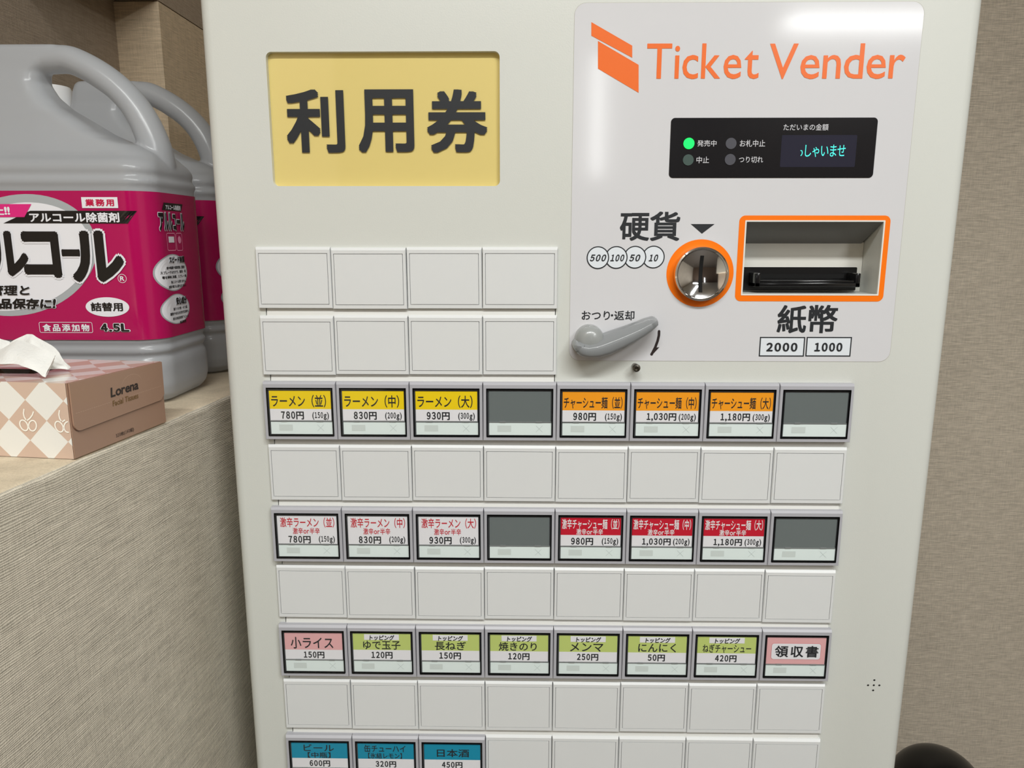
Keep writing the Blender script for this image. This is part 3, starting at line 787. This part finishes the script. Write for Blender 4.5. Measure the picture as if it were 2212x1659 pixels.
def band(mb, s0, s1, z0, z1, off, n=60, sl0=0, sl1=0):
    vs = []
    for k in range(n+1):
        t = k/n
        for j, z in enumerate((z0, z1)):
            a = s0 + (sl0*j); b = s1 + (sl1*j); vs.append(surf(a + (b-a)*t, z, off))
    return mb.add(vs, [(2*k, 2*k+2, 2*k+3, 2*k+1) for k in range(n)])
band(lab, -.300, SMAX, zb_, zt2, .0006, 120)
label_o = obj('label', lab, MAG, bot, smooth=True, fixn=False)
def poly_on(mb, pts, off):
    """fan-filled outline on the label"""
    c = (sum(p[0] for p in pts)/len(pts), sum(p[1] for p in pts)/len(pts)); R_ = []; m_ = len(pts)
    fr = (.2, .4, .6, .8, .9, 1)
    for f in fr: R_ += [surf(c[0] + (p[0]-c[0])*f, c[1] + (p[1]-c[1])*f, off) for p in pts]
    R_.append(surf(c[0], c[1], off))
    return mb.add(R_, [(len(fr)*m_, i, (i+1) % m_) for i in range(m_)] + [(j*m_+i, j*m_+i+m_, j*m_+(i+1) % m_ + m_, j*m_+(i+1) % m_) for j in range(len(fr)-1) for i in range(m_)])
def stroke_on(mb, pts, w, off, closed=True):
    m_ = len(pts); vs = []
    for i, (x, z) in enumerate(pts):
        ax, az = pts[(i-1) % m_] if closed or i else pts[i]; bx_, bz_ = pts[(i+1) % m_] if closed or i < m_-1 else pts[i]
        dx, dz = bx_-ax, bz_-az; L_ = math.hypot(dx, dz) or 1
        vs += [surf(x - dz/L_*w/2, z + dx/L_*w/2, off), surf(x + dz/L_*w/2, z - dx/L_*w/2, off)]
    return mb.add(vs, [(2*i, 2*i+1, (2*i+3) % (2*m_), (2*i+2) % (2*m_)) for i in range(m_ if closed else m_-1)])
PXM = .615/1600
def art(name, mb, m): return obj(name, mb, m, label_o, fixn=False)
c0 = s_of(40, 553); g_ = MB(); w_ = MB(); k_ = MB(); r_ = MB(); h_ = MB(); p_ = MB()
poly_on(g_, circ(c0[0], c0[1], 176*PXM, 64, 123*PXM, math.radians(17)), .00075)
c1 = s_of(36, 556); poly_on(w_, circ(c1[0], c1[1], 168*PXM, 64, 108*PXM, math.radians(17)), .0009)
a = s_of(9, 482.5); b = s_of(277, 483.8); c = s_of(67, 455.4); d = s_of(295.7, 457)
band(k_, a[0], b[0], a[1], c[1], .0011, 40, c[0]-a[0], d[0]-b[0])
def ltext(mb, s, r, off, bold, **kw): fit(s, r, off, bold=bold, mb=mb, surf=surf, **kw)
def outlined(s, r, bb, wb, off=.0013, **kw):
    fit(s, r, off + .0002, bold=bb, mb=h_, surf=surf, ref=1, nb=10, **kw) if False else None
    ltext(k_, s, r, off + .0004, bb, ref=1, **kw); ltext(w_, s, r, off, bb + wb, ref=1, nb=12, **kw)
ltext(w_, 'アルコール除菌剤', lrect(65.8, 259.5, 459, 480.5), .0013, .03)
band(p_, s_of(-60, 469)[0], s_of(55, 469)[0], s_of(20, 469)[1], s_of(20, 441)[1], .0013, 12, 0, 18*PXM)
ltext(w_, '防止!!', lrect(-38, 24, 446, 465.5), .0015, .04)
band(w_, *[lrect(178, 256, 426, 449.5)[i] for i in (0, 1, 2, 3)], .0011, 12)
ltext(r_, '業務用', lrect(186, 248, 430, 445.5), .0013, .03, track=.15)
for s, x0, x1, y0_, y1_ in (('ア', -190, -125, 504, 594), ('ル', -118, -36, 504, 594), ('ル', -24, 59, 504, 592), ('コ', 56, 128, 505, 594), ('ー', 137, 174, 541, 551), ('ル', 160, 264, 504, 604)):
    outlined(s, lrect(x0, x1, y0_, y1_), .045 if s != 'ー' else .028, .035)
outlined('衛生管理と', lrect(-78, 66, 616, 637), .035, .03, shear=.15)
outlined('食品保存に!', lrect(-26, 123, 645, 666), .045, .045, shear=.15)
c2 = s_of(233.5, 663); poly_on(w_, circ(c2[0], c2[1], s_of(280.5, 663)[0]-c2[0], 48, 21*PXM), .0010)
ltext(k_, '詰替用', lrect(198, 267, 653, 672), .0013, .028)
rr = lrect(87, 201, 696, 718); stroke_on(w_, rrect(rr[0], rr[1], rr[2], rr[3], .0012), .0004, .0010)
ltext(w_, '食品添加物', lrect(94, 195, 699.5, 715.5), .0011, .03, track=.15)
outlined('4.5L', lrect(221, 280, 699, 715), .045, .05)
c3 = s_of(265.3, 601.5); stroke_on(w_, circ(c3[0], c3[1], 9*PXM, 28), .0004, .0010); ltext(w_, 'R', lrect(260.5, 270, 596.5, 606.5), .0010, .03)
# side face
a = s_of(346.5, 449); b = s_of(388, 457)
zz = lrect(347, 388, 439, 455); band(k_, zz[0], zz[1], zz[2], zz[3], .0009, 12, .004, .004)
ltext(w_, 'アルコール除菌剤', lrect(355, 387, 443, 454), .0011, .03)
sr = lrect(340, 393.5, 462, 497); outlined('アルルコール', sr, .05, .035)
pk = MB()
for x0, x1 in ((359, 377), (379, 391.5)):
    rr = lrect(x0, x1, 504, 541); stroke_on(pk, rrect(rr[0], rr[1], rr[2], rr[3], .0018), .0006, .0009)
rr = lrect(362, 374, 511, 524); band(w_, rr[0], rr[1], rr[2], rr[3], .0009, 4)
rr = lrect(382, 389, 510, 526); poly_on(pk, circ((rr[0]+rr[1])/2, (rr[2]+rr[3])/2, (rr[1]-rr[0])/2, 20, (rr[3]-rr[2])/2), .0009)
for x0, x1, y0_, y1_ in ((329, 402.5, 549, 630), (344.5, 408, 635, 701)):
    rr = lrect(x0, x1, y0_, y1_); cx_, cz_ = (rr[0]+rr[1])/2, (rr[2]+rr[3])/2
    def egg(k): return [(cx_ + (x-cx_)*k, cz_ + (z-cz_)*k) for x, z in circ(cx_, cz_, (rr[1]-rr[0])/2, 48, (rr[3]-rr[2])/2)]
    poly_on(g_, egg(1), .0008); poly_on(w_, egg(.94), .0009)
outlined('スピード除菌', lrect(362, 394, 554, 567), .05, .02)
for s, x0, x1, y0_ in (('食中毒菌や腐敗菌に直接', 357, 396, 574.5), ('スプレーするだけで、器具・机', 344, 399, 584.5), ('等を瞬時に除菌、スプレー後', 348, 400, 594.5), ('後にニオイは残りません', 367, 399, 604.5), ('金属が錆びる心配もありません', 362, 400, 614.5)):
    ltext(k_, s, lrect(x0, x1, y0_, y0_+6.5), .0011, .03, nb=4)
outlined('安心成分', lrect(377, 399, 641, 656), .05, .02)
for s, x0, x1, y0_ in (('振りつけ用・そう菜', 372, 402, 662), ('腐敗や劣化を防ぎ日持ち', 365, 404.5, 672), ('成分は食品添加物アルコール', 371, 405, 682), ('食品添加物', 386, 400, 691)):
    ltext(k_, s, lrect(x0, x1, y0_, y0_+6.5), .0011, .03, nb=4)
art('label_oval', g_, LGRY); art('label_print', w_, LWHT); art('lettering', k_, LBLK); art('lettering', r_, LRED); art('label_flash', p_, PINKL); art('pictogram', pk, LPINKLINE)
# second bottle: copy of the thing, its parts and their sub-parts
b2 = bot.copy(); COL.objects.link(b2); b2.location = bot.location + Vector((-.008, .1475, 0))
b2['label'] = 'big cloudy alcohol bottle with magenta label, farther one, half hidden behind the machine'
for ch in list(bot.children):
    cpy = ch.copy(); COL.objects.link(cpy); cpy.parent = b2
    for g2 in ch.children:
        d2 = g2.copy(); COL.objects.link(d2); d2.parent = cpy

# ================================================================== TISSUE BOX
ta = Vector((-.0851, -.1184, LZ + .0004)); tb = Vector((-.0732, -.0183, LZ + .0004))
E1 = (tb - ta).normalized(); E2 = Vector((-E1.y, E1.x, 0)); TW = (tb - ta).length; TL = .225
HA, HBX = .0500, .0478
tis = empty('tissue_box', (ta + tb)/2 + E2*TL/2, 'tissue box with beige and white diamond pattern in front of the bottles', 'tissue box')
def TP(u, w, z): return ta + E2*u + E1*w + Vector((0, 0, z))
# diamond print
dm = bpy.data.materials.new('diamond_print'); dm.use_nodes = True; nt = dm.node_tree; bs = nt.nodes['Principled BSDF']
bs.inputs['Roughness'].default_value = .3; bs.inputs['Coat Weight'].default_value = .5; bs.inputs['Coat Roughness'].default_value = .1
uvn = nt.nodes.new('ShaderNodeUVMap'); sp = nt.nodes.new('ShaderNodeSeparateXYZ'); nt.links.new(uvn.outputs[0], sp.inputs[0])
def mth(op, a, b=0):
    n_ = nt.nodes.new('ShaderNodeMath'); n_.operation = op
    for i, x_ in enumerate((a, b)):
        if isinstance(x_, (int, float)): n_.inputs[i].default_value = x_
        else: nt.links.new(x_, n_.inputs[i])
    return n_.outputs[0]
DD = .0270
p1_ = mth('DIVIDE', mth('SUBTRACT', sp.outputs[0], .0297), DD); q1_ = mth('DIVIDE', mth('SUBTRACT', sp.outputs[1], .0250), DD)
fa = mth('FLOOR', mth('ADD', mth('ADD', p1_, q1_), .5)); fb = mth('FLOOR', mth('ADD', mth('SUBTRACT', p1_, q1_), .5))
par = mth('ABSOLUTE', mth('MODULO', mth('ADD', fa, fb), 2))
mx = nt.nodes.new('ShaderNodeMix'); mx.data_type = 'RGBA'; mx.inputs[6].default_value = rgb((212, 186, 168)); mx.inputs[7].default_value = rgb((238, 238, 233))
nt.links.new(par, mx.inputs[0]); nt.links.new(mx.outputs[2], bs.inputs['Base Color'])
def quad(mb, pts, uvs): mb.add(pts, [(0, 1, 2, 3)]); mb.uv += uvs
mb = MB()
quad(mb, [TP(TL, 0, 0), TP(0, 0, 0), TP(0, 0, HA), TP(TL, 0, HA)], [(TL, 0), (0, 0), (0, HA), (TL, HA)])
quad(mb, [TP(TL, TW, HBX), TP(TL, TW, 0), TP(0, TW, 0), TP(0, TW, HBX)][::-1], [(TL, HBX), (TL, 0), (0, 0), (0, HBX)][::-1])
# top with an oval-ended slot opening
so = [(TL/2, TW/2)]
NU, NW = 24, 10
for i in range(NU):
    for j in range(NW):
        u0, u1, w0, w1 = TL*i/NU, TL*(i+1)/NU, TW*j/NW, TW*(j+1)/NW
        uc, wc = (u0+u1)/2, (w0+w1)/2
        if abs(uc - TL/2) < .056 and abs(wc - TW/2) < .007: continue
        def H(u, w): return HA + (HBX-HA)*w/TW - .0022*math.sin(PI*min(max(u/TL, 0), 1))*math.sin(PI*w/TW)
        quad(mb, [TP(u0, w0, H(u0, w0)), TP(u0, w1, H(u0, w1)), TP(u1, w1, H(u1, w1)), TP(u1, w0, H(u1, w0))], [(u0, HA+w0), (u0, HA+w1), (u1, HA+w1), (u1, HA+w0)])
quad(mb, [TP(0, 0, 0), TP(TL, 0, 0), TP(TL, TW, 0), TP(0, TW, 0)], [(0, 0), (TL, 0), (TL, TW), (0, TW)])
quad(mb, [TP(TL, 0, 0), TP(TL, 0, HA), TP(TL, TW, HBX), TP(TL, TW, 0)], [(0, 0), (0, HA), (TW, HBX), (TW, 0)])
obj('carton', mb, dm, tis, fixn=False)
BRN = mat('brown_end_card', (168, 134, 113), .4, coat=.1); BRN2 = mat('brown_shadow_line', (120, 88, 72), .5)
def end(name, pts, off, m, parent=tis, thick=.0004):
    n_ = len(pts); mb = MB()
    f = [ta + E1*s - E2*off + Vector((0, 0, z)) for s, z in pts]; b_ = [ta + E1*s - E2*(off-thick) + Vector((0, 0, z)) for s, z in pts]
    mb.add(f + b_, [list(range(n_)), list(range(2*n_-1, n_-1, -1))] + [(i, i+n_, (i+1) % n_ + n_, (i+1) % n_) for i in range(n_)])
    return obj(name, mb, m, parent)
endp = end('end_panel', [(.0003, .0002), (TW-.0003, .0002), (TW-.0003, HBX), (.0003, HA)], .0006, BRN, thick=.0006)
fz = .0175
fl = [(.0012, HA-.0002), (.0012, fz+.006)] + [(.0012+.006*(1-math.cos(t*PI/12)), fz+.006-.006*math.sin(t*PI/12)) for t in range(1, 6)] + [(.0072, fz), (TW-.006, fz+.0012), (TW-.0012, fz+.005), (TW-.0008, HBX-.0002)]
fl = fl[::-1]
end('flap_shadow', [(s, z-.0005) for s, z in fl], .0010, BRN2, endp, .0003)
flap = end('flap', fl, .0019, BRN, endp, .0009)
nE = E2
def epx(px, py):
    p = onplane(px, py, ta - E2*.0019, nE); return ((p - ta).dot(E1), p.z - ta.z)
def er(x0, x1, y0_, y1_):
    """box on the end panel from a slanted pixel box (its left and right edges given)"""
    xc, yc = (x0+x1)/2, (y0_+y1_)/2
    a_, b_ = epx(x0, yc)[0], epx(x1, yc)[0]; return a_, b_, epx(xc, y1_)[1], epx(xc, y0_)[1]
def esurf(off):
    return lambda s, z, o_: ta + E1*s - E2*(off + o_) + Vector((0, 0, z))
mb = MB(); fit('Lorena', er(237, 299, 829, 850), 0, bold=.03, mb=mb, surf=esurf(.0021), track=-.04, shear=.1); obj('lettering', mb, PRINTB, endp, fixn=False)
mb = MB(); fit('Facial Tissues', er(242, 299, 857, 869), 0, bold=.008, mb=mb, surf=esurf(.0021), shear=.1, track=-.03); obj('lettering', mb, mat('ochre_print', (120, 92, 44), .5), endp, fixn=False)
mb = MB(); fit('320枚(160組)', er(253, 293, 930, 940), 0, bold=.006, mb=mb, surf=esurf(.0008)); obj('lettering', mb, PRINTB, endp, fixn=False)
# perforation: row of dashes and a thumb notch
mb = MB(); z0p = .0295
for k in range(44):
    s = .004 + (TW-.008)*k/44
    mb.add([ta + E1*a_ - E2*.00195 + Vector((0, 0, z)) for a_, z in ((s, z0p), (s+.0013, z0p), (s+.0013, z0p+.00018), (s, z0p+.00018))], [(0, 1, 2, 3)])
for k in range(16):
    a1, a2 = math.radians(20 + 140*k/16), math.radians(20 + 140*(k+.6)/16)
    cs_ = TW*.62; q = [(cs_ + .012*math.cos(t), .0360 + .0085*math.sin(t)) for t in (a1, a2)]
    mb.add([ta + E1*s - E2*.00195 + Vector((0, 0, z)) for s, z in (q[0], q[1], (q[1][0], q[1][1]+.0002), (q[0][0], q[0][1]+.0002))], [(0, 1, 2, 3)])
obj('perforation', mb, mat('perforation', (206, 176, 152), .5), endp, fixn=False)
# cherry outlines on the long side
def cherry(u0, v0):
    mb = MB()
    def rib(pts, w=.00045):
        vs = []
        for i, (u, v) in enumerate(pts):
            au, av = pts[max(i-1, 0)]; bu, bv = pts[min(i+1, len(pts)-1)]; du, dv = bu-au, bv-av; L_ = math.hypot(du, dv) or 1
            for sgn in (1, -1): vs.append(TP(u0 - (u - dv/L_*w*sgn), -.0003, v0 + v + du/L_*w*sgn))
        mb.add(vs, [(2*i, 2*i+1, 2*i+3, 2*i+2) for i in range(len(pts)-1)])
    for cx_, rot in ((-.0030, .35), (.0032, -.35)):
        lp = []
        for k in range(25):
            t = 2*PI*k/24; x_, z_ = .0027*math.cos(t), .0036*math.sin(t)
            lp.append((cx_ + x_*math.cos(rot) - z_*math.sin(rot), -.0035 + x_*math.sin(rot) + z_*math.cos(rot)))
        rib(lp)
    rib([(-.0010, .0002), (-.0020, .0022), (-.0022, .0045), (-.0014, .0075)]); rib([(-.0004, -.0002), (.0018, .0012), (.0040, .0036), (.0052, .0060)])
    return mb
for k, l in ((0, 0), (1, 0), (2, 0), (3, 0), (4, 0), (5, 0), (6, 0)):
    obj('cherry_print', cherry(.0297 + DD*k, .0250), mat('cream_print', (252, 250, 240), .3), tis, fixn=False)
mb = cherry(.0297 - DD*.93, .0250); 
keep = [f for f in mb.f if all((mb.v[i] - ta).dot(E2) > .0006 for i in f)]; mb.f = keep
used = sorted({i for f in keep for i in f}); mp_ = {i: k for k, i in enumerate(used)}; mb.v = [mb.v[i] for i in used]; mb.f = [[mp_[i] for i in f] for f in keep]
obj('cherry_print', mb, MATS['cream_print'], tis, fixn=False)

# the tissue pulled out of the slot
def sheet(mb, top, bot_, rows=10, bulge=0, wav=.0006, ph=0):
    def samp(L_, t):
        n_ = len(L_)-1; x = t*n_; i = min(int(x), n_-1); f = x-i; return tuple(L_[i][j]*(1-f) + L_[i+1][j]*f for j in range(3))
    N_ = 28; vs = []
    for r in range(rows+1):
        v = r/rows
        for c in range(N_+1):
            u = c/N_; a_ = at(*samp(top, u)); b_ = at(*samp(bot_, u)); p = a_.lerp(b_, v)
            p.y -= bulge*math.sin(PI*v)*math.sin(PI*min(1, u*1.1)) + wav*math.sin(u*17 + v*4 + ph) + wav*.6*math.sin(u*7 - v*9 + ph*2)
            vs.append(p)
    return mb.add(vs, [(r*(N_+1)+c, r*(N_+1)+c+1, (r+1)*(N_+1)+c+1, (r+1)*(N_+1)+c) for r in range(rows) for c in range(N_)])
TISM = bpy.data.materials.new('tissue_paper'); TISM.use_nodes = True; nt = TISM.node_tree; bs = nt.nodes['Principled BSDF']
bs.inputs['Base Color'].default_value = rgb((232, 232, 228)); bs.inputs['Roughness'].default_value = .95; bs.inputs['Specular IOR Level'].default_value = .1
gg = nt.nodes.new('ShaderNodeNewGeometry'); nn_ = nt.nodes.new('ShaderNodeTexNoise'); nn_.inputs['Scale'].default_value = 500; bp = nt.nodes.new('ShaderNodeBump'); bp.inputs['Strength'].default_value = .5; bp.inputs['Distance'].default_value = .0008
nt.links.new(gg.outputs[0], nn_.inputs['Vector']); nt.links.new(nn_.outputs[0], bp.inputs['Height']); nt.links.new(bp.outputs[0], bs.inputs['Normal'])
mb = MB()
yb1 = -.062
sheet(mb, [(20, 742, yb1), (35, 733, yb1), (57, 722, yb1), (72, 722, yb1), (90, 733, yb1), (110, 748, yb1), (128, 763, yb1), (141, 780, yb1), (150, 794, yb1)],
      [(20, 786, -.074), (40, 788, -.074), (60, 790, -.074), (80, 792, -.074), (95, 794, -.072), (108, 797, -.070), (122, 797, -.068), (136, 797, -.066), (151, 798, -.064)], bulge=.004, wav=.0012)
sheet(mb, [(-30, 770, -.070), (-5, 758, -.072), (22, 742, -.070), (38, 734, -.068), (60, 741, -.072), (85, 750, -.078), (105, 757, -.080), (121, 764, -.080)],
      [(-30, 786, -.094), (0, 786, -.094), (22, 786, -.095), (40, 787, -.096), (60, 794, -.098), (76, 803, -.099), (90, 811, -.100), (98, 815, -.101)], bulge=.005, wav=.0008, ph=1)
sheet(mb, [(121, 764, -.080), (119, 770, -.080), (117, 776, -.082), (116, 782, -.083)], [(98, 815, -.101), (98, 815, -.101), (98, 815, -.101), (98.5, 815, -.101)], rows=6, wav=.0002)
sheet(mb, [(-60, 712, -.068), (-30, 718, -.066), (-8, 727, -.064), (8, 733, -.062), (22, 741, -.062)], [(-60, 790, -.074), (-30, 790, -.074), (-8, 788, -.074), (8, 788, -.074), (22, 787, -.074)], bulge=.003, wav=.001, ph=2)
tz = obj('tissue', mb, TISM, tis, smooth=True, fixn=False, label='white tissue sheet pulled out of the slot')
tz.data.set_sharp_from_angle(angle=math.radians(60))
inner = MB().box(0, .11, -.0001, .0001, 0, .001)
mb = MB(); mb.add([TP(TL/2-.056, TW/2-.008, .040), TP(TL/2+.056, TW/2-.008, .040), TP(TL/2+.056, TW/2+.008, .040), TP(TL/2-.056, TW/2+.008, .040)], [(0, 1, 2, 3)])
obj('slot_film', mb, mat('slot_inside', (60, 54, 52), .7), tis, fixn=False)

# ================================================================== BLACK BIN beside the machine
bc = onz(2022, 1711, .40); 
RB = 84*(bc - CAMLOC).length/1790
bin_ = empty('waste_bin', (bc.x, bc.y, 0), 'black round-topped bin with pale opening, half hidden behind the lower right of the machine', 'bin')
ZB = bc.z + .0
mb = MB().lathe([(RB*.80, 0), (RB*.84, .01), (RB*.97, ZB-.03), (RB*.97, ZB-.005)], (bc.x, bc.y, 0), axis='z', n=48)
obj('bin_body', mb, mat('bin_black', (17, 17, 18), .35), bin_, smooth=True)
prof = [(RB*.98, ZB-.012), (RB*1.02, ZB-.008)] + [(max(RB*math.cos(t), .0002), ZB + RB*math.sin(t)) for t in [i*PI/2/16 for i in range(0, 17)]]
lid = obj('bin_lid', MB().lathe(prof, (bc.x, bc.y, 0), axis='z', n=56, caps=False), mat('bin_lid_black', (15, 15, 16), .28), bin_, smooth=True)
# pale flap let into the front of the dome
cdir = Vector((-.02, -.78, .62)).normalized(); ux = cdir.cross(Vector((0, 0, 1))).normalized(); uz = ux.cross(cdir)
mb = MB(); vs = [bc + cdir*RB*1.01]
for k in range(1, 5):
    ang = math.radians(23)*k/4
    for i in range(28):
        b_ = 2*PI*i/28; vs.append(Vector((bc.x, bc.y, ZB)) + (cdir*math.cos(ang) + (ux*math.cos(b_)*1.15 + uz*math.sin(b_))*math.sin(ang)).normalized()*RB*1.01)
fs = [(0, 1+i, 1+(i+1) % 28) for i in range(28)] + [(1+(k-1)*28+i, 1+k*28+i, 1+k*28+(i+1) % 28, 1+(k-1)*28+(i+1) % 28) for k in range(1, 4) for i in range(28)]
obj('bin_flap', mb.add(vs, fs), mat('bin_liner', (150, 146, 138), .5), lid, smooth=True)
